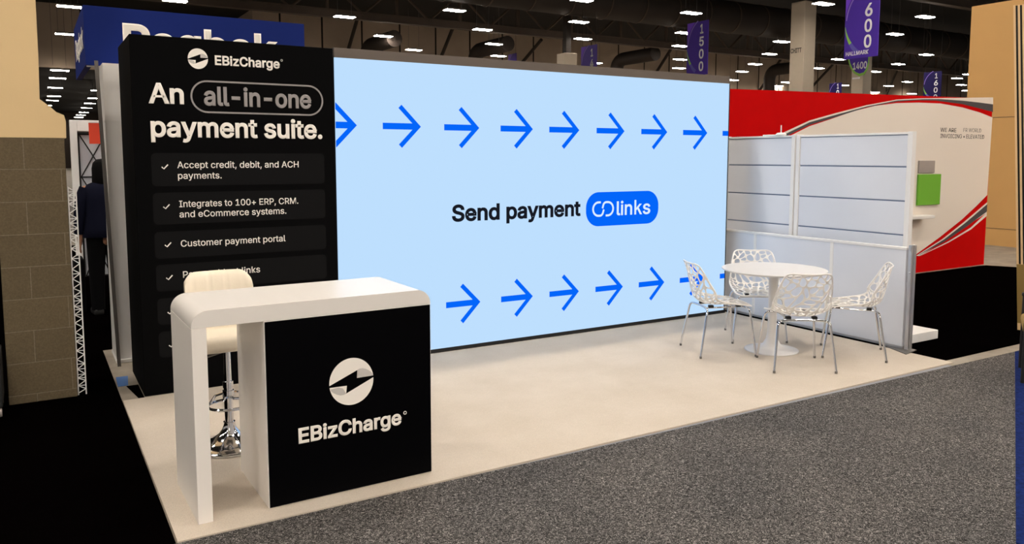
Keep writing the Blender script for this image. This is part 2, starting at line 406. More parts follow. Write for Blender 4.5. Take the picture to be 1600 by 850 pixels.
kk.build('badge_lettering', M_LEDWHITE, pb, off=OFF[v.name])
ic = MB(); r = .066; cz = 1.222
l = [(4.352, cz-.020), (4.352, cz-r*.2)]
ic.stroke([(4.300, cz+r)]+arc(4.272, cz, r, r, 90, 270, 16)+[(4.290, cz-r)]+arc(4.290, cz-r*.35, r*.6, r*.65, 270, 340, 8)+[(4.338, cz-.006)], .020, (0, YL, 0), X, Z, .0018, .0023)
ic.stroke([(4.362, cz-r)]+arc(4.388, cz, r, r, -90, 90, 16)+[(4.368, cz+r)]+arc(4.368, cz+r*.35, r*.6, r*.65, 90, 160, 8)+[(4.322, cz+.006)], .020, (0, YL, 0), X, Z, .0018, .0023)
ic.build('link_icon', M_LEDWHITE, pb, off=OFF[v.name])

# ------------------------------------------------------------------ black tower
YT = 2.483
t = thing('display_tower', 'tall black advertising tower with white lettering left of the screen', 'tower', (.875, 2.8, 0))
MB().box(.147, 1.604, YT, 3.273, .0, 2.581, .004, 1).build('tower_body', M_TOWER, t)
TO = (0, YT, 0)
logo(TO, X, Z, .595, 2.438, .069, .073, t)
text('brand_lettering', 'EBizCharge', .712, 1.186, 2.400, .070, TO, X, Z, M_PRINT, t, .024)
MB().stroke(arc(1.199, 2.463, .007, .007, 0, 360, 12)[:-1], .003, TO, X, Z, .001, .0025, True).build('registered_mark', M_PRINT, t)
text('headline', 'An', .255, .490, 2.107, .146, TO, X, Z, M_PRINT, t, .024)
text('badge_lettering', 'all-in-one', .626, 1.425, 2.104, .140, TO, X, Z, M_GREYPRINT, t, .024)
MB().stroke(rrect(.541, 1.510, 2.056, 2.280, .111, 10), .012, TO, X, Z, .001, .0025, True).build('badge_outline', M_GREYPRINT, t)
text('headline', 'payment suite.', .261, 1.504, 1.871, .146, TO, X, Z, M_PRINT, t, .024)
cards = [(1.757, 1.521, 1.660, [('Accept credit, debit, and ACH', .427, 1.309, 1.649), ('payments.', .429, .732, 1.571)]),
         (1.474, 1.245, 1.374, [('Integrates to 100+ ERP, CRM.', .430, 1.299, 1.366), ('and eCommerce systems.', .429, 1.204, 1.291)]),
         (1.192, .998, 1.098, [('Customer payment portal', .430, 1.192, 1.077)]),
         (.953, .760, .858, [('Payment text links', .437, .991, .848)]), (.707, .515, .605, []), (.463, .272, .360, [])]
for z1, z0, zc, lines in cards:
    k = MB().prism(rrect(.256, 1.515, z0, z1, .03), TO, X, Z, .0004, .0010).build('feature_card', M_CARD, t)
    MB().prism(arc(.343, zc, .042, .042, 0, 360, 28)[:-1], TO, X, Z, .0010, .0014).build('check_badge', M_BADGE, k, off=OFF[t.name])
    MB().stroke([(.323, zc-.001), (.337, zc-.015), (.365, zc+.015)], .0085, TO, X, Z, .0016, .0026).build('check_mark', M_PRINT, k, off=OFF[t.name])
    for s, a, b, zb in lines:
        o = text('feature_lettering', s, a, b, zb, .048, TO, X, Z, M_PRINT, None, .008); o.data.transform(Matrix.Translation(-Vector(OFF[t.name]))); o.parent = k

# ------------------------------------------------------------------ counter
CR = .0135
ct = thing('reception_counter', 'white waterfall counter with a black logo front panel in the foreground', 'counter', (0, 0, .009), CR, local=True)
def prof(x0, x1, z0, z1, r):
    return [(x0, z0), (x1, z0)]+arc(x1-r, z1-r, r, r, 0, 90, 10)+arc(x0+r, z1-r, r, r, 90, 180, 10)
MB().prism(prof(.111, 1.326, .935, 1.014, .077), (0, .123, 0), X, Z, -.563, 0).build('worktop', M_TOP, ct, smooth=40)
MB().box(.111, .178, .123, .686, 0, .9335, .0015, 1).build('leg_panel', M_LAM, ct)
MB().box(.439, 1.326, .1235, .686, 0, .934, .0015, 1).build('cabinet_body', M_LAM, ct)
fp = MB().box(.444, 1.322, .119, .1232, .004, .930).build('front_panel', M_BLACK, ct)
CO = (0, .119, 0)
logo(CO, X, Z, .873, .576, .118, .122, ct)
text('brand_lettering', 'EBizCharge', .592, 1.150, .300, .080, CO, X, Z, M_PRINT, ct, .026)
MB().stroke(arc(1.168, .360, .008, .008, 0, 360, 12)[:-1], .0035, CO, X, Z, .001, .0025, True).build('registered_mark', M_PRINT, ct)

# ------------------------------------------------------------------ bar stool
st = thing('bar_stool', 'cream leather bar stool on a chrome pedestal behind the counter', 'stool', (.457, 1.11, .009), 0, local=True)
MB().lathe([(0, .0), (.195, .0), (.2, .004), (.2, .014), (.19, .022), (.15, .036), (.10, .056), (.06, .085), (.04, .115), (.034, .14), (.034, .155), (0, .155)], n=48).build('base', M_CHROME, st, smooth=40)
MB().lathe([(0, .15), (.026, .15), (.026, .36), (.030, .362), (.030, .40), (.022, .402), (.019, .60), (0, .60)], n=24).build('gas_column', M_CHROME, st, smooth=40)
fr = MB(); fr.tube([(.125*math.cos(a), -.055+.112*math.sin(a), .272) for a in [2*PI*k/36 for k in range(36)]], .0085, 8, True)
fr.tube([(-.03, .0, .33), (-.07, .02, .315), (-.105, .0, .278)], .008, 8); fr.tube([(.03, .0, .33), (.07, .02, .315), (.105, .0, .278)], .008, 8)
fr.lathe([(.027, .30), (.033, .30), (.033, .345), (.027, .345)], n=24)
fr.build('footrest', M_CHROME, st, smooth=40)
MB().box(-.09, .09, -.09, .09, .595, .612, .004).build('seat_plate', M_STEELDARK, st)
hl = MB().tube([(-.02, -.02, .585), (-.10, -.05, .575), (-.15, -.07, .57)], .006, 8); hl.build('lift_lever', M_STEELDARK, st)
MB().box(-.205, .205, -.20, .17, .612, .705, .035, 5).build('seat', M_LEATHER, st, smooth=50)
# curved upholstered back with vertical channels
bm = MB(); nx, nz = 33, 14
def back_pt(i, j, front):
    u = -1+2*i/(nx-1); vv = j/(nz-1)
    z = .64+.392*vv
    half = .205-.012*vv
    x = half*u; wrap = .05*abs(u)**2.5
    y = .165+.075*vv**1.3-wrap
    th = .030*(1-.15*abs(u)**4)
    if vv > .75:   # rounded top edge and corners
        e = (vv-.75)/.25; th *= math.sqrt(max(0, 1-e**3*.92))
        z -= .050*max(0, abs(u)-.68)**2/.1*(e)
    ch = .006*(1-abs(math.cos(PI*2.5*(u+1)/1.0)) ** .25) if False else -.006*math.exp(-((((u+1)/2*4) % 1-.5)/.06)**2)*(1 if abs(u) < .9 else 0)
    return Vector((x, y-(th+ch) if front else y+th*.7+ch, z))
F = [[bm.bm.verts.new(back_pt(i, j, True)) for j in range(nz)] for i in range(nx)]
B = [[bm.bm.verts.new(back_pt(i, j, False)) for j in range(nz)] for i in range(nx)]
for i in range(nx-1):
    for j in range(nz-1):
        bm.bm.faces.new((F[i][j], F[i+1][j], F[i+1][j+1], F[i][j+1])); bm.bm.faces.new((B[i][j], B[i][j+1], B[i+1][j+1], B[i+1][j]))
    bm.bm.faces.new((F[i][-1], F[i+1][-1], B[i+1][-1], B[i][-1])); bm.bm.faces.new((F[i][0], B[i][0], B[i+1][0], F[i+1][0]))
for j in range(nz-1):
    bm.bm.faces.new((F[0][j], F[0][j+1], B[0][j+1], B[0][j])); bm.bm.faces.new((F[-1][j], B[-1][j], B[-1][j+1], F[-1][j+1]))
bm.build('backrest', M_LEATHER, st, smooth=60)

# ------------------------------------------------------------------ round table
tb = thing('round_table', 'round white pedestal table among the four lattice chairs', 'table', (5.13, 1.09, .009), 0, local=True)
MB().lathe([(0, .712), (.40, .712), (.436, .718), (.449, .727), (.450, .731), (.447, .735), (0, .735)], n=72).build('tabletop', M_TABLE, tb, smooth=30)
MB().lathe([(0, .695), (.10, .695), (.10, .712), (0, .712)], n=32).build('top_plate', M_TABLE, tb, smooth=30)
MB().lathe([(.042, .697), (.040, .60), (.038, .40), (.038, .25), (.041, .16), (.052, .10), (.08, .052), (.14, .026), (.215, .014), (.232, .009), (.235, .003), (.233, 0), (0, 0)], n=56).build('pedestal', M_TABLE, tb, smooth=40)

# ------------------------------------------------------------------ lattice chairs
def clip_poly(P, nx_, ny_, d):
    """keeps the side where nx*x+ny*y <= d"""
    out = []
    for a, b in zip(P, P[1:]+P[:1]):
        fa, fb = nx_*a[0]+ny_*a[1]-d, nx_*b[0]+ny_*b[1]-d
        if fa <= 0: out.append(a)
        if (fa <= 0) != (fb <= 0):
            q = fa/(fa-fb); out.append((a[0]+(b[0]-a[0])*q, a[1]+(b[1]-a[1])*q))
    return out
def p_area(P): return .5*sum(a[0]*b[1]-b[0]*a[1] for a, b in zip(P, P[1:]+P[:1]))
def chaikin(P, n):
    for _ in range(n):
        Q = []
        for a, b in zip(P, P[1:]+P[:1]):
            Q += [(a[0]*.75+b[0]*.25, a[1]*.75+b[1]*.25), (a[0]*.25+b[0]*.75, a[1]*.25+b[1]*.75)]
        P = Q
    return P
SW, SL = .245, .86                                  # flat half width and length of the shell
PROF = [(0, .245, .432), (.04, .215, .444), (.12, .13, .447), (.25, .02, .440), (.36, -.085, .436), (.44, -.155, .448), (.51, -.205, .487), (.58, -.228, .545), (.70, -.246, .630), (.82, -.262, .710), (.93, -.277, .772), (1., -.288, .803)]
WID = [(0, .195), (.06, .218), (.2, .235), (.38, .255), (.5, .262), (.62, .250), (.8, .218), (.94, .190), (1, .178)]
CUR = [(0, -.012), (.06, -.004), (.2, .020), (.36, .060), (.48, .105), (.58, .110), (.72, .075), (.88, .040), (1, .022)]
def lerp(T, v, k=1):
    v = min(max(v, 0), 1)
    for i in range(len(T)-1):
        if v <= T[i+1][0]:
            a, b = T[i], T[i+1]; q = (v-a[0])/(b[0]-a[0])
            p0 = T[i-1] if i else a; p3 = T[i+2] if i+2 < len(T) else b
            m1 = (b[k]-p0[k])/(b[0]-p0[0])*(b[0]-a[0]); m2 = (p3[k]-a[k])/(p3[0]-a[0])*(b[0]-a[0])
            return (2*q**3-3*q**2+1)*a[k]+(q**3-2*q**2+q)*m1+(-2*q**3+3*q**2)*b[k]+(q**3-q**2)*m2
    return T[-1][k]
def shell_pt(a, b):
    u = max(-1, min(1, a/SW)); vv = max(0, min(1, b/SL)); e = .004
    y, z = lerp(PROF, vv, 1), lerp(PROF, vv, 2)
    y1, z1 = lerp(PROF, min(1, vv+e), 1), lerp(PROF, min(1, vv+e), 2); y0, z0 = lerp(PROF, max(0, vv-e), 1), lerp(PROF, max(0, vv-e), 2)
    ty, tz = y1-y0, z1-z0; L = math.hypot(ty, tz); ny, nz_ = tz/L, -ty/L      # towards the sitter
    c = lerp(CUR, vv)*abs(u)**2.3
    return Vector((lerp(WID, vv)*u*(1-.10*abs(u)**4*(lerp(CUR, vv)/.11)), y+ny*c, z+nz_*c))
def shell_mesh():
    rng = random.Random(23)
    dom = rrect(-SW, SW, 0, SL, .075, 8)
    cells = [dom]
    def cen(P): return sum(p[0] for p in P)/len(P), sum(p[1] for p in P)/len(P)
    def weight(P):
        b = cen(P)[1]; return abs(p_area(P))*(1.9 if .27 < b < .47 else (.85 if b >= .47 else 1.0))
    while len(cells) < 86:                              # the open work: cells parted by branch lines fanning from the seat's rear
        cells.sort(key=weight); P = cells.pop(); cx, cy = cen(P)
        best = None
        for _ in range(14):
            th = math.atan2(cy-.30, cx*.9)+rng.gauss(0, .42)
            if rng.random() < .40: th += PI/2+rng.gauss(0, .3)
            px_, py_ = cx+rng.gauss(0, .012), cy+rng.gauss(0, .016)
            nx_, ny_ = -math.sin(th), math.cos(th); d = nx_*px_+ny_*py_
            A_, B_ = clip_poly(P, nx_, ny_, d), clip_poly(P, -nx_, -ny_, -d)
            if len(A_) < 3 or len(B_) < 3: continue
            def round_(Q):
                per = sum(math.dist(u_, w_) for u_, w_ in zip(Q, Q[1:]+Q[:1])); return 4*PI*abs(p_area(Q))/per**2
            sc_ = min(round_(A_), round_(B_))+.5*min(abs(p_area(A_)), abs(p_area(B_)))/abs(p_area(P))+rng.uniform(0, .25)
            if best is None or sc_ > best[0]: best = (sc_, A_, B_)
        cells += [best[1], best[2]]
    q = MB(); bmv = q.bm; KEY = {}; UV = []; FC = []
    def vid(a, b):
        k = (round(a, 4), round(b, 4))
        if k not in KEY: KEY[k] = len(UV); UV.append((a, b))
        return KEY[k]
    for P in cells:
        P = [p for k, p in enumerate(P) if math.dist(p, P[k-1]) > 1e-5]
        if len(P) < 3: continue
        H = P; n = len(P)
        for k in range(n):                                   # inset every side by half a rib
            p0, p1 = P[k], P[(k+1) % n]; ex, ey = p1[0]-p0[0], p1[1]-p0[1]; L = math.hypot(ex, ey)
            if L < 1e-6: continue
            nx_, ny_ = ey/L, -ex/L
            edge = (max(abs(p0[0]), abs(p1[0])) > SW-.003 and abs(nx_) > .7) or min(p0[1], p1[1]) < .003 and abs(ny_) > .7 or max(p0[1], p1[1]) > SL-.003 and abs(ny_) > .7
            corner = len(dom) and any(abs(p0[0]-w[0])+abs(p0[1]-w[1]) < 1e-6 for w in dom)
            H = clip_poly(H, nx_, ny_, nx_*p0[0]+ny_*p0[1]-(.016 if (edge or corner) else .0047))
            if len(H) < 3: break
        cx = sum(p[0] for p in P)/n; cy = sum(p[1] for p in P)/n
        solid = len(H) < 3 or abs(p_area(H)) < 1.3e-4
        if not solid:
            Hs = chaikin(H, 2); m_ = len(H); cx = sum(p[0] for p in H)/m_; cy = sum(p[1] for p in H)/m_
        ang = sorted(set([round(2*PI*k/26, 4) for k in range(26)]+[round(math.atan2(p[1]-cy, p[0]-cx) % (2*PI), 4) for p in P]))
        def hit(poly, t):
            dx, dy = math.cos(t), math.sin(t); best = None
            for p0, p1 in zip(poly, poly[1:]+poly[:1]):
                ex, ey = p1[0]-p0[0], p1[1]-p0[1]; den = dx*ey-dy*ex
                if abs(den) < 1e-12: continue
                r_ = ((p0[0]-cx)*ey-(p0[1]-cy)*ex)/den; w = ((p0[0]-cx)*dy-(p0[1]-cy)*dx)/den
                if r_ > 0 and -1e-6 <= w <= 1+1e-6 and (best is None or r_ > best): best = r_
            return best
        O_ = [];  I_ = []
        for tt in ang:
            ro = hit(P, tt); ri = 0 if solid else hit(Hs, tt)
            if ro is None or ri is None: continue
            O_.append(vid(cx+math.cos(tt)*ro, cy+math.sin(tt)*ro))
            if not solid: I_.append(vid(cx+math.cos(tt)*ri, cy+math.sin(tt)*ri))
        N = len(O_)
        if solid:
            c0 = vid(cx, cy)
            for k in range(N): FC.append((O_[k], O_[(k+1) % N], c0))
        else:
            for k in range(N): FC.append((O_[k], O_[(k+1) % N], I_[(k+1) % N], I_[k]))
    def nrm_at(a, b):
        e = .003; du = shell_pt(a+e if a < 0 else a, b)-shell_pt(a if a < 0 else a-e, b); dv = shell_pt(a, b+e if b < SL/2 else b)-shell_pt(a, b if b < SL/2 else b-e)
        return du.cross(dv).normalized()
    PT = [shell_pt(*w) for w in UV]; NM = [nrm_at(*w) for w in UV]; T = .0034
    top = [bmv.verts.new(p+n*T) for p, n in zip(PT, NM)]; bot = [bmv.verts.new(p-n*T) for p, n in zip(PT, NM)]
    cnt = {}
    for fc in FC:
        fc = [v for k, v in enumerate(fc) if v != fc[k-1]]
        if len(set(fc)) < 3 or len(set(fc)) != len(fc): continue
        try:
            bmv.faces.new([top[v] for v in fc]); bmv.faces.new([bot[v] for v in reversed(fc)])
        except ValueError: continue
        for p, r_ in zip(fc, fc[1:]+fc[:1]): cnt.setdefault(frozenset((p, r_)), []).append((p, r_))
    for k, L in cnt.items():
        if len(L) == 1:
            p, r_ = L[0]
            try: bmv.faces.new((top[r_], top[p], bot[p], bot[r_]))
            except ValueError: pass
    # rolled rim
    rim = [shell_pt(a, b) for a, b in rrect(-SW+.004, SW-.004, .004, SL-.004, .072, 8)]
    full = []
    for a, b in zip(rrect(-SW+.004, SW-.004, .004, SL-.004, .072, 8), rrect(-SW+.004, SW-.004, .004, SL-.004, .072, 8)[1:]+[rrect(-SW+.004, SW-.004, .004, SL-.004, .072, 8)[0]]):
        n = max(1, int(math.hypot(b[0]-a[0], b[1]-a[1])/.03))
        for k in range(n): full.append(shell_pt(a[0]+(b[0]-a[0])*k/n, a[1]+(b[1]-a[1])*k/n))
    q.tube(full, .0065, 8, True)
    return q
def bend(p0, p1, p2, r, n=6):
    p0, p1, p2 = map(Vector, (p0, p1, p2)); a = (p0-p1).normalized(); b = (p2-p1).normalized()
    A, B = p1+a*r, p1+b*r
    return [A*(1-t)**2+p1*2*t*(1-t)+B*t*t for t in [k/n for k in range(n+1)]]
def make_chair():
    c = thing('lattice_chair', 'x', 'chair', (0, 0, .009), 0, local=True)
    shell_mesh().build('shell', M_PLASTIC, c, smooth=60)
    for sy, zt in ((.17, .418), (-.15, .412)):
        fy = .252 if sy > 0 else -.248
        for sx in (-1, 1):
            top = (sx*.205, sy+(.03 if sy > 0 else -.03), zt); foot = (sx*.245, fy, .012)
            pts = [Vector((sx*.06, sy, zt))]+bend((sx*.06, sy, zt), top, foot, .05)+[Vector(foot)]
            lg = MB().tube(pts, .0095, 12).build('leg', M_CHROME, c, smooth=40)
            MB().lathe([(0, 0), (.0105, 0), (.0105, .02), (0, .02)], (sx*.245, fy), 12).build('foot_cap', M_STEELDARK, lg)
        MB().tube([(-.062, sy, zt), (.062, sy, zt)], .0095, 12).build('crossbar', M_CHROME, c, smooth=40)
    for sx in (-1, 1):
        MB().tube([(sx*.105, .17, .418), (sx*.105, 0, .414), (sx*.105, -.15, .412)], .007, 8).build('seat_rail', M_CHROME, c, smooth=40)
        MB().box(sx*.105-.02, sx*.105+.02, .12, .16, .416, .440, .004).build('mounting_pad', M_RUBBER, c)
        MB().box(sx*.105-.02, sx*.105+.02, -.13, -.09, .414, .436, .004).build('mounting_pad', M_RUBBER, c)
    return c
ch0 = make_chair()
for k, (x, y, fx, fy, lab) in enumerate([
        (4.685, 1.315, .92, -.39, 'white lattice chair left of the table, seen from its side before the screen'),
        (4.875, .620, .545, .84, 'white lattice chair in front of the table with its back to the aisle'),
        (5.630, .625, -.63, .775, 'white lattice chair right of the table, nearest the aluminium end post'),
        (5.425, 1.545, -.62, -.785, 'white lattice chair behind the table in the corner, facing the camera')]):
    c = ch0 if k == 0 else dup(ch0)
    c.location = (x, y, .009); c.rotation_euler = (0, 0, math.atan2(fy, fx)-PI/2)
    c['label'] = lab; c['group'] = 'white lattice chairs around the table'

# ------------------------------------------------------------------ low white side wall
lw = thing('low_partition', 'low white side wall of three panels behind the table', 'partition', (6.18, 1.5, .009))
XW = 6.161
seams = [.50, 1.275, 2.236, 2.68]
for a, b in zip(seams, seams[1:]):
    MB().box(XW, XW+.035, a+.004, b-.004, .035, .905).build('panel', M_WHITE, lw)
MB().box(XW-.006, XW+.041, .50, 2.69, .905, .930, .004, 1).build('top_rail', M_WTRIM, lw)
MB().box(XW-.003, XW+.038, .50, 2.69, .012, .035).build('bottom_rail', M_ALU, lw)
for s in seams[1:3]: MB().box(XW-.004, XW+.039, s-.018, s+.018, .035, .905, .002, 1).build('mullion', M_WTRIM, lw)
ep = thing('end_post', 'aluminium post on a flat foot closing the low white wall', 'post', (6.185, .47, .009))
q = MB(); q.box(XW-.012, XW+.016, .445, .478, .012, .955, .003, 1); q.box(XW+.02, XW+.052, .440, .478, .012, .955, .003, 1); q.box(XW+.01, XW+.026, .455, .478, .09, .955)
q.build('post', M_ALU, ep, smooth=30)
q = MB(); q.prism([(XW-.16, .36), (XW+.06, .40), (XW+.09, .62), (XW-.03, .66)], (0, 0, 0), X, Y, .009, .016); q.build('foot_plate', M_STEELDARK, ep)
for z in (.915, .93): MB().box(XW-.018, XW-.010, .452, .466, z-.012, z+.01, .002, 1).build('bracket', M_ALU, ep)
MB().box(XW-.018, XW-.010, .452, .466, .70, .715, .002, 1).build('bracket', M_ALU, ep)

# ------------------------------------------------------------------ tall white slat wall behind
tw = thing('slat_wall', 'tall white slatted display wall rising behind the low white wall', 'partition', (6.33, 1.7, 0))
XT = 6.30; ztop = 1.955
for a, b in ((.625, 1.800), (1.905, 2.78)):
    zs = [.10, .41, .715, 1.022, 1.332, 1.643, ztop-.02]
    for k, (z0, z1) in enumerate(zip(zs, zs[1:])):
        MB().box(XT, XT+.03, a, b, z0+.007, z1-.007, .002, 1).build('slat_board', M_WHITE, tw)
    MB().box(XT+.01, XT+.032, a, b, .10, ztop-.02).build('slat_channel', M_GROOVE, tw)
    MB().box(XT-.006, XT+.036, a-.02, b+.02, ztop-.02, ztop, .002, 1).build('top_rail', M_WTRIM, tw)
for a, b in ((.575, .625), (1.800, 1.845), (1.862, 1.905), (2.78, 2.83)):
    MB().box(XT-.012, XT+.045, a, b, .0, ztop+.005, .003, 1).build('upright', M_WTRIM, tw)
pl = base(MB().box(6.36, 6.84, .575, 2.6, .012, .095, .003, 1).build('plinth', M_WTRIM), (6.6, 1.5, .006))
pl.location.z = .006
tag(pl, 'low white plinth on black carpet behind the end post', 'plinth')
kb = thing('clamp_lamp', 'small white clamp fitting with an upright pin on the slat wall', 'lamp', (6.32, 2.07, ztop))
MB().lathe([(0, ztop), (.05, ztop), (.058, ztop+.012), (.04, ztop+.03), (0, ztop+.035)], (6.32, 2.07), 20).build('base', M_WTRIM, kb, smooth=40)
MB().tube([(6.32, 2.07, ztop+.03), (6.32, 2.07, ztop+.11)], .006, 8).build('pin', M_WTRIM, kb)
MB().box(6.30, 6.34, 2.05, 2.30, ztop, ztop+.014, .004, 1).build('arm', M_WTRIM, kb)

# ------------------------------------------------------------------ red wall of the next booth
YR = 3.309
rw = thing('graphic_wall', 'long red and ivory printed exhibition wall with black curved stripes', 'display wall', (9.7, 3.35, .0))
def rp(pts): return [(at(px, py, 'y', YR)[0], at(px, py, 'y', YR)[2]) for px, py in pts]
MB().prism([(6.2, .0), (12.70, .0), (12.69, 2.66), (6.2, 2.545)], (0, YR, 0), X, Z, -.08, 0).build('panel', M_RED, rw)
z8 = lambda L: [(1100+a/2.932, 130+b/2.932) for a, b in L]
z3 = lambda L: [(1060+a/2.9315, b/2.9315) for a, b in L]
wt = z3([(400, 665), (520, 618), (600, 578), (700, 545), (800, 510), (900, 485), (1000, 472), (1100, 470), (1200, 474), (1300, 492), (1380, 515), (1438, 538)])
wb = z8([(1297, 512), (1250, 560), (1180, 625), (1080, 705), (970, 785), (850, 862), (700, 940)])
ivory = rp(wt)+rp(wb)+[(7.2, .05), (7.2, 1.2)]
MB().prism(ivory, (0, YR, 0), X, Z, .0005, .0015).build('ivory_field', M_GRAPH_WHITE, rw)
def band(up, lo, m_, name, d):
    MB().prism(rp(up)+rp(lo)[::-1], (0, YR, 0), X, Z, d, d+.0008).build(name, m_, rw)
band(z3([(470, 612), (600, 552), (720, 518), (860, 482), (1000, 456), (1120, 450), (1200, 449), (1300, 448), (1441, 446)]),
     z3([(474, 622), (600, 562), (720, 528), (860, 492), (1000, 462), (1120, 456), (1200, 455), (1300, 463), (1441, 478)]), M_GRAPH_WHITE, 'ivory_stripe', .0016)
band(z3([(478, 619), (600, 560), (720, 526), (860, 488), (1000, 460), (1120, 454), (1200, 454), (1300, 461), (1380, 470), (1440, 478)]),
     z3([(490, 626), (600, 572), (720, 536), (860, 492), (1000, 465), (1100, 459), (1180, 461), (1300, 477), (1380, 497), (1440, 513)]), M_GRAPH_GREY, 'slate_stripe', .0026)
band(z8([(972, 790), (1090, 715), (1190, 636), (1297, 545)]), z8([(985, 792), (1100, 722), (1210, 648), (1295, 594), ]), M_GRAPH_WHITE, 'ivory_stripe', .0016)
band(z8([(980, 788), (1100, 715), (1200, 637), (1297, 554)]), z8([(990, 784), (1100, 726), (1205, 655), (1295, 588)]), M_GRAPH_GREY, 'slate_stripe', .0026)
band(z8([(1000, 784), (1120, 724), (1220, 662), (1295, 592)]), z8([(985, 793), (1120, 730), (1222, 670), (1294, 608)]), M_GRAPH_WHITE, 'ivory_stripe', .0026)
def rtext(s, px0, px1, py, h, m_=M_GRAPH_TEXT):
    a, b = at(px0, py, 'y', YR), at(px1, py, 'y', YR); c2_ = at(px0, py-h, 'y', YR)
    text('slogan_lettering', s, a[0], b[0], a[2], c2_[2]-a[2], (0, YR, 0), X, Z, m_, rw, .004, lift=.002)
rtext('WE ARE', 1469, 1494, 206, 6.5); rtext('FR WORLD', 1505, 1533, 206, 6, mat('faded_text_print', (150, 142, 134), .7))
rtext('INVOICING • ELEVATED', 1469, 1537.5, 215.5, 6.5)
a, b = at(1433.5, 321, 'y', YR-.03), at(1470.5, 272, 'y', YR-.03)
o = MB().box(a[0], b[0], YR-.034, YR-.004, a[2], b[2], .003, 1).build('wall_board', M_GREEN); base(o, ((a[0]+b[0])/2, YR-.004, a[2]))
tag(o, 'square bright green board on the ivory part of the wall', 'board')
a, b = at(1436.5, 271, 'y', YR-.03), at(1462, 251, 'y', YR-.03)
o = MB().box(a[0], b[0], YR-.024, YR-.004, a[2]+.005, b[2], .003, 1).build('wall_board', M_GREYBOARD); base(o, ((a[0]+b[0])/2, YR-.004, a[2]))
tag(o, 'small grey board just above the green board', 'board')
a, b = at(1420, 343, 'y', YR-.15), at(1456, 338, 'y', YR-.15)
sh = MB().box(a[0], b[0], YR-.2, YR-.002, a[2], b[2]+.02, .004, 1).build('wall_shelf', M_WTRIM); base(sh, ((a[0]+b[0])/2, YR-.002, a[2]))
tag(sh, 'narrow white shelf below the green board', 'shelf')

# tan wall further right
o = MB().box(15.7, 16.0, -6, 5.42, 0, 4.71).build('wall_right', M_TAN); o['kind'] = 'structure'; tag(o, 'tall tan hall wall at the right', 'wall')
for yy_, z0, z1 in ((-6, 2.50, 2.507), (-6, .335, .342)):
    o = MB().box(15.694, 15.7, yy_, 5.42, z0, z1).build('trim_2', M_GRAPH_TEXT); o['kind'] = 'structure'; tag(o, 'dark joint line across the tan wall', 'trim')
# slatted screen and chair at the right edge
ss = thing('slat_screen', 'leaning pale wood slat screen at the right edge of the picture', 'screen', (7.7, -.3, 0))
S0 = at(1589, 545, 'z', 0); sd = Vector((.445, -.896, 0)); S0 = S0+Vector((.896, .445, 0))*.9
S0.z = .0085; O_ = S0; ZT = Vector((0, 0, 1))-sd*.062
def sbox(q, a0, a1, d0, d1, z0, z1): q.prism([(a0, z0), (a1, z0), (a1, z1), (a0, z1)], O_, sd, ZT, -d1, -d0); return q
sbox(MB(), .0, .9, .0, .04, .0, .07).build('bottom_rail', M_SLAT, ss)
sbox(MB(), .0, .9, .035, .05, .07, 3.2).build('backing', M_LEDBLACK, ss)
sbox(MB(), .0, .9, .0, .035, .07, .66).build('lower_panel', M_OLIVE, ss)
for k in range(25): sbox(MB(), .0+k*.036, .019+k*.036, .0, .03, .66, 3.2).build('slat', M_SLAT, ss)
ar = thing('armchair', 'black armed chair mostly cut off at the right edge', 'chair', (6.17, -.505, .010), 0, local=True)
ar.rotation_euler = (0, 0, math.radians(-62))
MB().box(-.02, .55, -.25, .25, .38, .46, .03, 3).build('seat', M_OLIVE, ar, smooth=50)
MB().box(.48, .56, -.25, .25, .46, .85, .03, 3).build('backrest', M_OLIVE, ar, smooth=50)
for sx in (.0, .52):
    for sy in (-.26, .26): MB().tube([(sx, sy, .60), (sx, sy, .0)], .014, 8).build('leg', M_RUBBER, ar)
for sy in (-.26, .26): MB().box(-.02, .53, sy-.022, sy+.022, .59, .625, .012, 2).build('armrest', M_RUBBER, ar)

# ------------------------------------------------------------------ block pillar at the left
YP = 2.727
pi_ = thing('block_pillar', 'hall pillar, beige paint above taupe concrete block, at the left edge', 'pillar', (-.47, 2.9, .006))
MB().box(-.690, -.268, YP, YP+.45, .006, 1.862, .004, 1).build('block_base', M_BLOCK, pi_)
PF = lambda L: [(at(px, py, 'y', YP)[0], at(px, py, 'y', YP)[2]) for px, py in L]
MB().prism([(-.690, 1.862), (-.256, 1.862)]+PF([(103, 190), (100, 180), (88, 175), (76, 165), (62, 155)])+[(-.398, 2.4), (-.391, 4.2), (-.690, 4.2)], (0, YP, 0), X, Z, -.45, 0).build('painted_shaft', M_PILLARTOP, pi_)
# lattice upright next to it
lt_ = thing('lattice_upright', 'narrow white lattice upright standing against the block pillar', 'stand', (-.25, 2.78, .006))
q = MB()
for x in (-.262, -.212): q.tube([(x, 2.76, .006), (x, 2.76, 1.52)], .0045, 8)
q.build('rail', M_WTRIM, lt_)
q = MB(); rng = random.Random(3); z = .02; s = 0
while z < 1.49:
    z2 = z+rng.uniform(.022, .04); q.tube([((-.262, -.212)[s], 2.76, z), ((-.212, -.262)[s], 2.76, z2)], .0035, 6)
    if rng.random() < .5: q.tube([(-.262, 2.757, z), (-.212, 2.757, z)], .003, 6)
    z = z2; s = 1-s
q.build('lattice', M_WTRIM, lt_)
cs = thing('equipment_case', 'black wheeled equipment case at the left edge beside the pillar', 'case', (-.86, 2.55, .006))
MB().box(-1.05, -.715, 2.45, 2.85, .07, .42, .01, 2).build('case_body', M_RUBBER, cs)
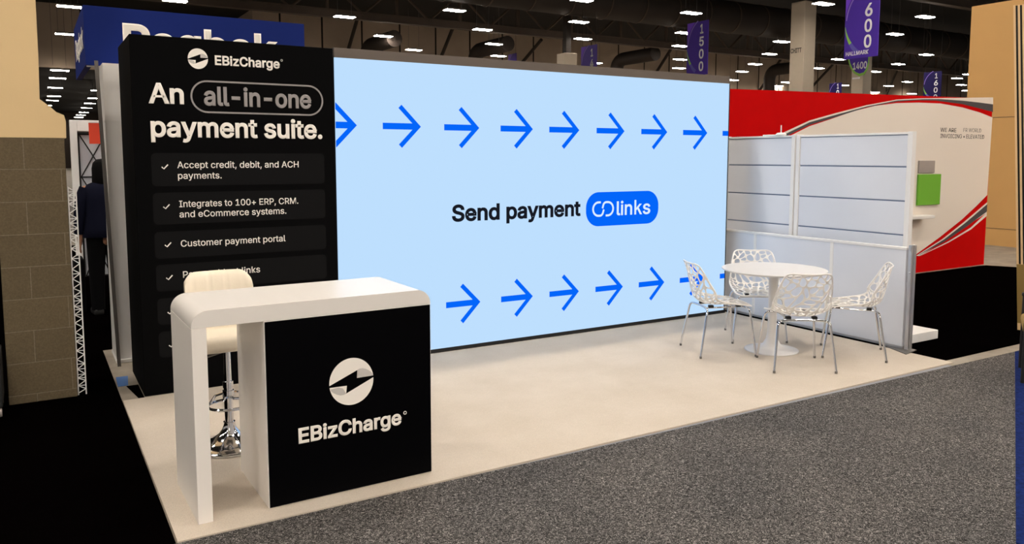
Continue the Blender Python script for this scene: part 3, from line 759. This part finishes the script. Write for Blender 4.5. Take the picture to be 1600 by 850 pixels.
for x, y in ((-.735, 2.47), (-.735, 2.82), (-1.03, 2.47), (-1.03, 2.82)):
    MB().lathe([(0, -.012), (.028, -.012), (.03, 0), (.028, .012), (0, .012)], n=16).build('caster', M_GREYBOARD, cs, off=(0, 0, 0)).matrix_local = Matrix.Translation(Vector((x+.86, y-2.55, .03)))@Matrix.Rotation(PI/2, 4, 'Y')

# ------------------------------------------------------------------ neighbouring booth behind the tower
hs = thing('hanging_sign', 'navy blue boxed header sign with white letters behind the tower', 'sign', (.9, 4.0, 2.5))
q = MB(); q.box(-.038, 1.836, 4.0, 4.05, 2.505, 3.0); q.box(-.038, .012, 4.05, 5.566, 2.505, 3.0); q.build('sign_box', M_BLUE, hs)
MB().box(-.03, 1.83, 4.03, 4.05, 2.493, 2.505).build('edge_trim', M_WTRIM, hs)
text('sign_lettering', 'Ragbok', .256, 1.58, 2.585, .292, (0, 4.0, 0), X, Z, M_PRINT, hs, .03)
text('sign_lettering', 'Ragbok', -5.35, -4.15, 2.66, .20, (-.038, 0, 0), -Y, Z, M_PRINT, hs, .03)
cp = MB()
for a_, b_ in ((.0, .012), (.014, .026)):
    for y0, y1 in ((3.505, 3.517), (3.523, 3.535)):
        cp.prism([(.058+a_, 0), (.058+b_, 0), (-.004+b_, 2.4925), (-.004+a_, 2.4925)], (0, y1, 0), X, Z, 0, y1-y0)
cp.prism([(.063, .005), (.079, .005), (.017, 2.49), (.001, 2.49)], (0, 3.53, 0), X, Z, 0, .018)
cp = cp.build('support_pole', M_STEELDARK); base(cp, (.073, 3.52, 0))
tag(cp, 'tall square metal pole rising to the blue sign', 'pole')
wp = thing('booth_column', 'white booth column between the metal pole and black tower', 'column', (.35, 3.75, 0))
XC = at(171, 330, 'y', 3.66).x
MB().box(XC, .50, 3.66, 4.045, .03, 2.493).build('column_body', M_WTRIM, wp)
MB().box(XC-.004, .51, 3.62, 4.08, .0, .03, .004, 1).build('base_plate', M_WTRIM, wp)
MB().tube([(.235, 3.652, 2.46), (.205, 3.650, 2.3), (.212, 3.650, 1.9)], .006, 6).build('cable', M_RUBBER, wp)
MB().box(XC-.003, .502, 3.655, 4.05, 2.02, 2.035).build('band', M_WTRIM, wp)
# exhibit frame with popup display
fr_ = thing('exhibit_frame', 'white doorway frame with a folding X display seen past the pillar', 'frame', (.3, 6.6, 0))
q = MB(); q.box(-.078, -.006, 6.6, 6.68, .0065, 2.145, .003, 1); q.box(-.005, .899, 6.6, 6.68, 2.02, 2.145, .003, 1); q.box(.90, .97, 6.6, 6.68, .0065, 2.145, .003, 1)
q.build('door_frame', M_WTRIM, fr_)
MB().box(-.006, .90, 6.72, 6.74, .35, 1.98).build('back_panel', M_WHITE, fr_)
q = MB()
for z0, z1 in ((.35, 1.0), (1.0, 1.5), (1.5, 1.98)):
    for x0, x1 in ((.02, .28), (.28, .54)):
        q.tube([(x0, 6.70, z0), (x1, 6.70, z1)], .007, 6); q.tube([(x1, 6.70, z0), (x0, 6.70, z1)], .007, 6)
    q.tube([(.0, 6.70, z0), (.56, 6.70, z0)], .008, 6)
q.tube([(.005, 6.69, .35), (.005, 6.69, 2.0)], .012, 6); q.tube([(.0, 6.69, 1.995), (.9, 6.69, 1.995)], .014, 6)
q.build('folding_frame', M_RUBBER, fr_)
ob = thing('red_banner', 'small orange-red banner with white marks behind the metal pole', 'banner', (.25, 6.3, 1.86))
MB().box(.095, .44, 6.3, 6.31, 1.875, 2.105).build('cloth', M_ORANGE, ob)
q = MB()
for z in (1.93, 1.975, 2.02): q.prism([(.205, z), (.33, z), (.33, z+.025), (.205, z+.025)], (0, 6.3, 0), X, Z, .001, .002)
q.build('white_marks', M_PRINT, ob)
q = MB(); q.tube([(.10, 6.305, 2.105), (.44, 6.305, 2.105)], .006, 6); q.tube([(.44, 6.305, 0), (.44, 6.305, 2.11)], .008, 6); q.build('hanger_pole', M_ALU, ob)
bb = MB().box(.262, .34, 6.45, 6.47, .9, 1.86).build('banner_stand', M_BLUE); base(bb, (.3, 6.46, .9))
bb['x'] = 0; del bb['x']
bs = MB().box(.27, .335, 6.43, 6.50, .0, .9).build('base_support', M_DARKCLOTH, bb, off=(.3, 6.46, .9))
tag(bb, 'narrow blue banner stand behind the white booth column', 'banner')
# bags on the floor beside the pillar
bg = MB().box(-.12, -.02, 6.15, 6.5, .006, .62, .03, 3).build('floor_case', M_DARKCLOTH, smooth=40); base(bg, (-.07, 6.3, .006))
tag(bg, 'dark case standing against the white doorway frame', 'case')

# person in the gap, seen from behind
def skin(name, joints, edges, material, parent, sub=2):
    me = bpy.data.meshes.new(name); me.from_pydata([j[:3] for j in joints], edges, [])
    o = bpy.data.objects.new(name, me); COL.objects.link(o); o.parent = parent; me.materials.append(material)
    sk = o.modifiers.new('skin', 'SKIN'); sk.use_smooth_shade = True
    for i, j in enumerate(joints):
        r = j[3] if isinstance(j[3], tuple) else (j[3], j[3])
        me.skin_vertices[0].data[i].radius = r; me.skin_vertices[0].data[i].use_root = (i == 0)
    ss_ = o.modifiers.new('sub', 'SUBSURF'); ss_.levels = sub; ss_.render_levels = sub
    return o
pe = thing('person', 'person with black hair in a dark navy coat, standing seen from behind', 'person', (.185, 6.02, .006), math.radians(8), local=True)
J = [(0, 0, .92, (.145, .11)), (0, 0, 1.12, (.135, .10)), (0, .0, 1.32, (.16, .105)), (0, -.005, 1.41, (.08, .07)), (0, .01, 1.475, .05), (0, .03, 1.54, (.072, .085)), (0, .03, 1.60, (.078, .092)), (0, .02, 1.655, (.06, .07)),
     (-.17, 0, 1.37, .058), (-.225, .01, 1.10, .045), (-.235, .05, .87, .034), (.17, 0, 1.37, .058), (.225, .01, 1.10, .045), (.235, .05, .87, .034),
     (-.09, 0, .82, .088), (-.10, .015, .47, .056), (-.10, -.01, .09, .04), (-.105, .11, .035, .034), (.09, 0, .82, .088), (.10, .015, .47, .056), (.10, -.01, .09, .04), (.105, .11, .035, .034),
     (-.236, .058, .80, .026), (.236, .058, .80, .026)]
Eg = [(0, 1), (1, 2), (2, 3), (3, 4), (4, 5), (5, 6), (6, 7), (2, 8), (8, 9), (9, 10), (2, 11), (11, 12), (12, 13), (0, 14), (14, 15), (15, 16), (16, 17), (0, 18), (18, 19), (19, 20), (20, 21), (10, 22), (13, 23)]
for side, hi_ in ((-1, 22), (1, 23)):
    for f_, (dx, L) in enumerate(((-.021, .070), (-.007, .080), (.007, .076), (.021, .060))):
        b0 = len(J); hx = side*.236
        J += [(hx, .062+dx, .765, .010), (hx+side*.002, .066+dx, .765-L*.55, .0088), (hx-side*.006, .070+dx, .765-L, .008)]
        Eg += [(hi_, b0), (b0, b0+1), (b0+1, b0+2)]
    b0 = len(J); hx = side*.236
    J += [(hx-side*.012, .095, .79, .011), (hx-side*.016, .112, .755, .009)]; Eg += [(hi_, b0), (b0, b0+1)]
body = skin('body', J, Eg, M_SKIN, pe)
q = MB(); q.lathe([(0, 1.705), (.05, 1.698), (.085, 1.66), (.098, 1.60), (.098, 1.53), (.102, 1.46), (.09, 1.40), (.05, 1.385), (0, 1.385)], (0, .005), 24, 1, 1.08); q.build('hair', M_HAIR, pe, smooth=60)
q = MB(); q.lathe([(0, 1.47), (.07, 1.465), (.15, 1.43), (.205, 1.38), (.20, 1.25), (.19, 1.10), (.205, .95), (.222, .86), (.215, .855), (0, .90)], (0, 0), 28, 1, .66)
for s in (-1, 1): q.tube([(s*.16, 0, 1.385), (s*.205, .0, 1.28), (s*.236, .01, 1.10), (s*.244, .045, .90)], [.072, .07, .06, .05], 12)
q.build('coat', M_NAVYCLOTH, pe, smooth=60)
q = MB()
for s in (-1, 1): q.tube([(s*.085, 0, .92), (s*.095, .012, .50), (s*.10, -.005, .06)], [.105, .08, .065], 12)
q.build('trousers', M_DARKCLOTH, pe, smooth=60)
q = MB()
for s in (-1, 1): q.box(s*.103-.048, s*.103+.048, -.07, .17, .0, .075, .025, 3)
q.build('shoes', M_RUBBER, pe, smooth=50)
# dark bag chair beside the person
bgc = thing('draped_chair', 'dark blue draped seat beside the person behind the metal pole', 'chair', (.36, 5.2, .0065), local=True)
MB().box(-.2, .2, -.2, .2, .0, .5, .04, 3).build('drape', M_NAVYCLOTH, bgc, smooth=50)
MB().box(-.2, .2, .14, .22, .48, 1.13, .035, 3).build('backrest', M_NAVYCLOTH, bgc, smooth=50)

# ------------------------------------------------------------------ hall ceiling: trusses, ducts, columns
for yy, lab in ((22, 'steel ceiling truss nearest the booth, crossing above the purple signs'), (43, 'steel ceiling truss farther back, before the taupe wall')):
    tr = thing('ceiling_truss', lab, 'truss', (40, yy, 10))
    q = MB(); q.box(-40, 140, yy-.22, yy+.22, 9.95, 10.0); q.box(-40, 140, yy-.03, yy+.03, 10.0, 10.42); q.box(-40, 140, yy-.15, yy+.15, 10.40, 10.44); q.build('bottom_chord', M_TRUSS, tr)
    q = MB(); q.box(-40, 140, yy-.2, yy+.2, 12.1, 12.4); q.build('top_chord', M_TRUSS, tr)
    q = MB(); x = -40
    while x < 138:
        q.tube([(x, yy, 10.3), (x+2.2, yy, 12.2)], .08, 6); q.tube([(x+2.2, yy, 12.2), (x+4.4, yy, 10.3)], .08, 6); q.box(x+2.12, x+2.28, yy-.08, yy+.08, 10.4, 12.1)
        x += 4.4
    q.build('web', M_TRUSS, tr)
dc = thing('air_duct', 'big round dark air duct running under the ceiling', 'duct', (45, 34.5, 11))
def xduct(x0, x1, y, z, r):
    n = 28; q = MB(); P = []
    q.tube([(x0, y, z), (x1, y, z)], r, n); return q
xduct(6, 140, 34.5, 10.85, 1.02).build('duct_body', M_DARKDUCT, dc, smooth=50)
x = 8
while x < 138: MB().tube([(x-.04, 34.5, 10.85), (x+.04, 34.5, 10.85)], 1.06, 28).build('joint_ring', M_TRUSS, dc, smooth=30); x += 2.6
for k, (x, z, lab) in enumerate(((20.5, 8.3, 'elbow duct on the back wall nearest the tower'), (29.2, 8.6, 'elbow duct on the back wall left of the white box column'), (43.0, 8.8, 'elbow duct on the back wall left of the 1500 sign'), (62.0, 9.0, 'elbow duct on the back wall behind the pale column'))):
    d = thing('elbow_duct', lab, 'duct', (x, 52, z))
    q = MB(); ps = [(x, 51, .0)]+bend((x, 51, .0), (x, 51, z+1.2), (x, 46, z+1.2), 1.1, 8)+[(x, 46, z+1.2)]
    q.tube(ps, .55, 18); q.build('duct_body', M_DARKDUCT, d, smooth=50)
for k, (a, b) in enumerate((((556, 37), (543.5, 80)), ((703, 55), (688, 92)), ((835, 75), (814, 100)), ((1045, 82), (1025, 114)), ((1215, 100), (1187, 141)), ((1290, 113), (1262, 143)), ((1398, 118), (1384, 150)))):
    A_, B_ = at(*a, 'y', 54.5), at(*b, 'y', 56.8); dd = (B_-A_); B2 = A_+dd*1.6; B2.y = 56.9; A2 = A_-dd*.5
    o = MB().tube([A2, B_], .14, 8).build('wall_brace', M_DARKDUCT); base(o, tuple(B_))
    tag(o, 'slanting dark steel brace against the taupe back wall', 'brace', 'slanting braces along the back wall')
for x0, y0, w, zt, lab in ((36.6, 26.4, .95, 10.35, 'thick pale column rising between the 1500 and 600 signs'), (29.7, 39.6, .95, 8.5, 'short pale column casing over the screen, left of the 14 sign'), (53.6, 34.7, 1.0, 9.75, 'far pale column beneath the shield shaped sign')):
    cl = thing('hall_column', lab, 'column', (x0+w/2, y0+w/2, 0))
    MB().box(x0, x0+w, y0, y0+w, 0, zt, .02, 1).build('casing', M_COLUMN, cl)
    if x0 < 50: MB().box(x0+w*.3, x0+w*.7, y0+w*.3, y0+w*.7, zt, 12.45).build('steel_core', M_DARKDUCT, cl)
    if x0 == 36.6:
        text('number_plate', 'CHITT', -27.28, -26.55, 7.55, .26, (x0, 0, 0), -Y, Z, M_GRAPH_TEXT, cl, .02, lift=.005, thick=.01)

# ------------------------------------------------------------------ purple aisle signs (hang across the aisles, facing left)
def aisle_sign(x, y0, y1, z0, z1, digits, label, dh, gap, ztop_, foot=None, wcap=.42, m_=None):
    s = thing('aisle_sign', label, 'sign', (x, (y0+y1)/2, z0), 0, 'purple aisle number signs')
    MB().box(x, x+.03, y0, y1, z0, z1).build('banner', m_ or M_PURPLE, s)
    q = MB()
    for y in (y0+.1, y1-.1): q.tube([(x+.015, y, z1), (x+.015, y, 12.5)], .010, 6)
    q.build('hanging_cable', M_DARKDUCT, s)
    w = y1-y0; h = min(z1-z0, 2.15); zt = z0+h if z1-z0 < 2.3 else z1
    O = (x, 0, 0); ex = -Y          # the reader sees larger y on the left
    Lf = -y1
    def cv(a0, a1, k=0, n=16): return [(Lf+w*(.62-k)*(1-math.cos(t))-0*w, 0) for t in (a0, a1)]
    # swoosh: an arc bulging to the left edge, lime below and pale above
    def arcp(R, cx, a0, a1): return [(Lf+cx*w+R*w*math.cos(math.radians(a0+(a1-a0)*k/18)), zc+R*h*.62*math.sin(math.radians(a0+(a1-a0)*k/18))) for k in range(19)]
    zc = z0+.52*h
    up_o, up_i = arcp(.93, .95, 118, 175), arcp(.895, .95, 118, 175)
    MB().prism(up_o+up_i[::-1], O, ex, Z, .001, .003).build('pale_swoosh', M_PALEVIOLET, s)
    def sw(a0, a1, w0, w1):
        o_ = arcp(.945, .95, a0, a1); R0, R1 = .945-w0, .945-w1
        i_ = [(Lf+.95*w+(R0+(R1-R0)*k/18)*w*math.cos(math.radians(a0+(a1-a0)*k/18)), zc+(R0+(R1-R0)*k/18)*h*.62*math.sin(math.radians(a0+(a1-a0)*k/18))) for k in range(19)]
        return o_+i_[::-1]
    MB().prism(sw(184, 212, .01, .085), O, ex, Z, .001, .003).build('lime_swoosh', M_LIME, s)
    MB().prism(sw(212, 234, .085, .12), O, ex, Z, .001, .003).build('fading_swoosh', M_FADE, s)
    MB().prism([(Lf+.005, z1-.01 if z1-z0 < 2.3 else zt), (Lf+w*.36, z1-.01 if z1-z0 < 2.3 else zt)]+[p for p in arcp(.96, .95, 126, 172) if p[1] < zt][0:]+[(Lf+.005, zc+.2)], O, ex, Z, .0005, .0012).build('violet_corner', m_ or M_VIOLET, s)
    z = ztop_
    for dgt in digits:
        cw = wcap*(.42 if dgt == '1' else .62)
        text('digit', dgt, Lf+w*.70-cw/2, Lf+w*.70+cw/2, z-dh, dh, O, ex, Z, M_SIGNWHITE, s, .022, lift=.002, thick=.004)
        z -= gap
    if foot: text('sign_lettering', foot, Lf+w*.06, Lf+w*.74, z0+.10, .13, O, ex, Z, M_SIGNWHITE, s, .02, lift=.002, thick=.004)
    return s
aisle_sign(23.2, 20.22, 21.42, 5.08, 7.24, '1500', 'purple hanging sign numbered 1500 above the screen', .385, .50, 7.12)
aisle_sign(22.25, 11.97, 13.17, 4.87, 7.1, '1600'[1:], 'purple hanging sign numbered 600, largest and cut by the top', .40, .485, 6.53, foot='HALLMARK')
aisle_sign(21.85, 25.83, 27.03, 5.0, 6.84, '1400', 'purple hanging sign numbered 14, half hidden by the screen top', .36, .47, 6.68)
aisle_sign(49.55, 26.19, 27.39, 5.4, 7.2, '1600', 'purple hanging sign numbered 160, colour dimmed for weak light, above the ivory wall', .34, .45, 7.10, m_=M_DIMPURPLE)
aisle_sign(57.2, 39.21, 40.41, 6.0, 7.87, '10', 'small purple hanging sign, colour dimmed for weak light, right of the thick pale column', .42, .52, 7.80, m_=M_DIMPURPLE)
aisle_sign(30.75, 47.4, 48.57, 7.2, 9.4, '', 'tiny purple hanging sign far back above the screen', .36, .50, 9.3)
# shield sign below the 600 sign
s = thing('shield_sign', 'shield shaped purple sign numbered 1400 below the 600 sign', 'sign', (30, 20, 5))
XS = 30.0
sp = [(-at(px, py, 'x', XS)[1], at(px, py, 'x', XS)[2]) for px, py in ((1324.5, 90), (1326, 98), (1329, 107), (1334, 114.5), (1342, 119), (1350, 116.5), (1355, 108), (1357, 98), (1358, 86))]
MB().prism(sp, (XS, 0, 0), -Y, Z, -.04, 0).build('shield', M_LIME, s)
cx_ = sum(p[0] for p in sp)/len(sp); 
sp2 = [(-at(px, py, 'x', XS)[1], at(px, py, 'x', XS)[2]) for px, py in ((1327, 90), (1328.5, 98), (1332, 106), (1337, 112.5), (1343, 115), (1349.5, 113), (1354, 106), (1356, 98), (1357, 86))]
MB().prism(sp2, (XS, 0, 0), -Y, Z, .001, .003).build('shield_field', M_PURPLE, s)
a, b = at(1332.5, 109, 'x', XS), at(1354.5, 107, 'x', XS); c_ = at(1332.5, 98, 'x', XS)
text('sign_lettering', '1400', -a[1], -b[1], a[2], c_[2]-a[2], (XS, 0, 0), -Y, Z, M_SIGNWHITE, s, .02, lift=.004, thick=.004)
q = MB(); mid = at(1342, 100, 'x', XS); q.tube([(XS-.02, mid[1], mid[2]+.3), (XS-.02, mid[1], 12.5)], .015, 6); q.build('hanging_cable', M_STEELDARK, s)
a, b = at(1332, 124, 'x', XS), at(1343, 120.5, 'x', XS); MB().box(XS-.02, XS+.02, b[1], a[1], a[2], b[2]).build('white_tab', M_SIGNWHITE, s)
s.location = (XS, mid[1], mid[2]-.3)
for ch in s.children: ch.data.transform(Matrix.Translation(Vector(OFF[s.name])-Vector(s.location)))

# ------------------------------------------------------------------ high-bay lights
def make_light():
    l = thing('ceiling_light', 'x', 'light', (0, 0, 0), local=True)
    q = MB(); q.prism([(-.58, .03), (.58, .03), (.50, .12), (-.50, .12)], (0, 0, 0), X, Z, -.27, .27); q.build('housing', M_LAMPBODY, l)
    MB().box(-.56, .56, -.25, .25, 0, .03, .012, 2).build('diffuser', M_DIFF, l)
    q = MB()
    for x in (-.4, .4): q.tube([(x, 0, .12), (x, 0, 1.6)], .012, 6)
    q.build('hanging_rod', M_STEELDARK, l); return l
L0 = make_light(); first = [True]
def put_light(x, y, z, label, group, lamp=False, rod=None):
    l = L0 if first[0] else dup(L0); first[0] = False
    l.location = (x, y, z); l['label'] = label; l['group'] = group
    rod = rod or 12.5-z
    if z == 9.5 and abs(y-34.5) < 1.35: rod = .18+10.85-math.sqrt(max(0, 1.06**2-min(1.05, abs(y-34.5)+.05)**2))-z-.12-.06-.14
    if z == 9.5 and 45.4 < y < 51.8 and any(abs(x-e) < 1.3 for e in (20.5, 29.2, 43, 62)): rod = .1
    rod = max(rod, .05)
    for ch in l.children:
        if ch.name.startswith('hanging_rod'):
            ch.scale = (1, 1, (rod)/1.6)
    if lamp:
        ld = LAMPD; o = bpy.data.objects.new('lamp', ld); COL.objects.link(o); o.parent = l; o.location = (0, 0, -.02)
LAMPD = bpy.data.lights.new('lamp', 'AREA'); LAMPD.shape = 'RECTANGLE'; LAMPD.size = 1.1; LAMPD.size_y = .5; LAMPD.energy = LAMP_WATTS; LAMPD.color = LAMP_COLOR
LM = {'left': ('glowing high-bay light left of the blue header sign', 'lights left of the blue header sign'),
      'mid': ('glowing high-bay light above the screen, between tower and 1500 sign', 'lights above the screen'),
      'top': ('glowing high-bay light above the navy header sign, cut by the top edge', 'light above the header sign'),
      'sign': ('glowing high-bay light in the row beside the 1500 sign', 'lights beside the 1500 sign'),
      'col': ('glowing high-bay light beside the thick pale column', 'lights beside the thick pale column'),
      'right': ('glowing high-bay light between the 600 sign and the tan wall', 'lights right of the 600 sign')}
HI = {'left': [(108, 11), (102, 54)],
      'top': [(273.5, 2)],
      'mid': [(538.5, 27), (599, 57), (646.5, 78.5), (710.5, 17), (753.7, 47), (771.8, 69.4), (778.7, 88), (909, 1), (904.5, 35), (910.5, 61.4), (930, 99)],
      'sign': [(1080, 21), (1069, 52), (1063, 72.5), (1063, 93.4), (1061, 107)],
      'col': [(1145, 125.5), (1159.7, 112.3), (1179.7, 100.8), (1202.5, 85), (1221, 65.7), (1286.5, 6.7), (1277.8, 107), (1310, 93.2), (1215.5, 134.5), (1229, 129), (1289.5, 140.7), (1318.5, 133.8)],
      'right': [(1445.5, 27), (1398.5, 54), (1447.5, 86), (1403.5, 100.7), (1367, 112.4), (1417.8, 128.3), (1388.5, 134.6), (1366.7, 144.5), (1424.7, 146.8), (1502, 133), (1510, 142), (1495.5, 122.7), (1513, 116.7)]}
for k, L in HI.items():
    for px, py in L:
        p = at(px, py, 'z', 9.5); put_light(p.x, p.y, 9.5, *LM[k])
for px, py in [(93.4, 110.5), (90, 122.7), (86.5, 137.5), (84.5, 150.6), (82, 157.3), (72, 165), (153, 141.8), (147, 154), (140.5, 162), (135, 169), (131, 176), (126.5, 180), (123, 183.5)]:
    p = at(px, py, 'z', 7.7); put_light(p.x, p.y, 7.7, 'glowing light under the lower ceiling beyond the pillar', 'lights under the lower ceiling', rod=.9 if p.y > 62.5 else 4.8)
for x in (-10, -3, 4, 11, 18, 25):
    for y in (-26, -20, -14, -8, -2, 4, 10):
        put_light(x, y, 9.5, 'high-bay light hanging straight above the booth and aisle', 'lights above the booth', lamp=True)
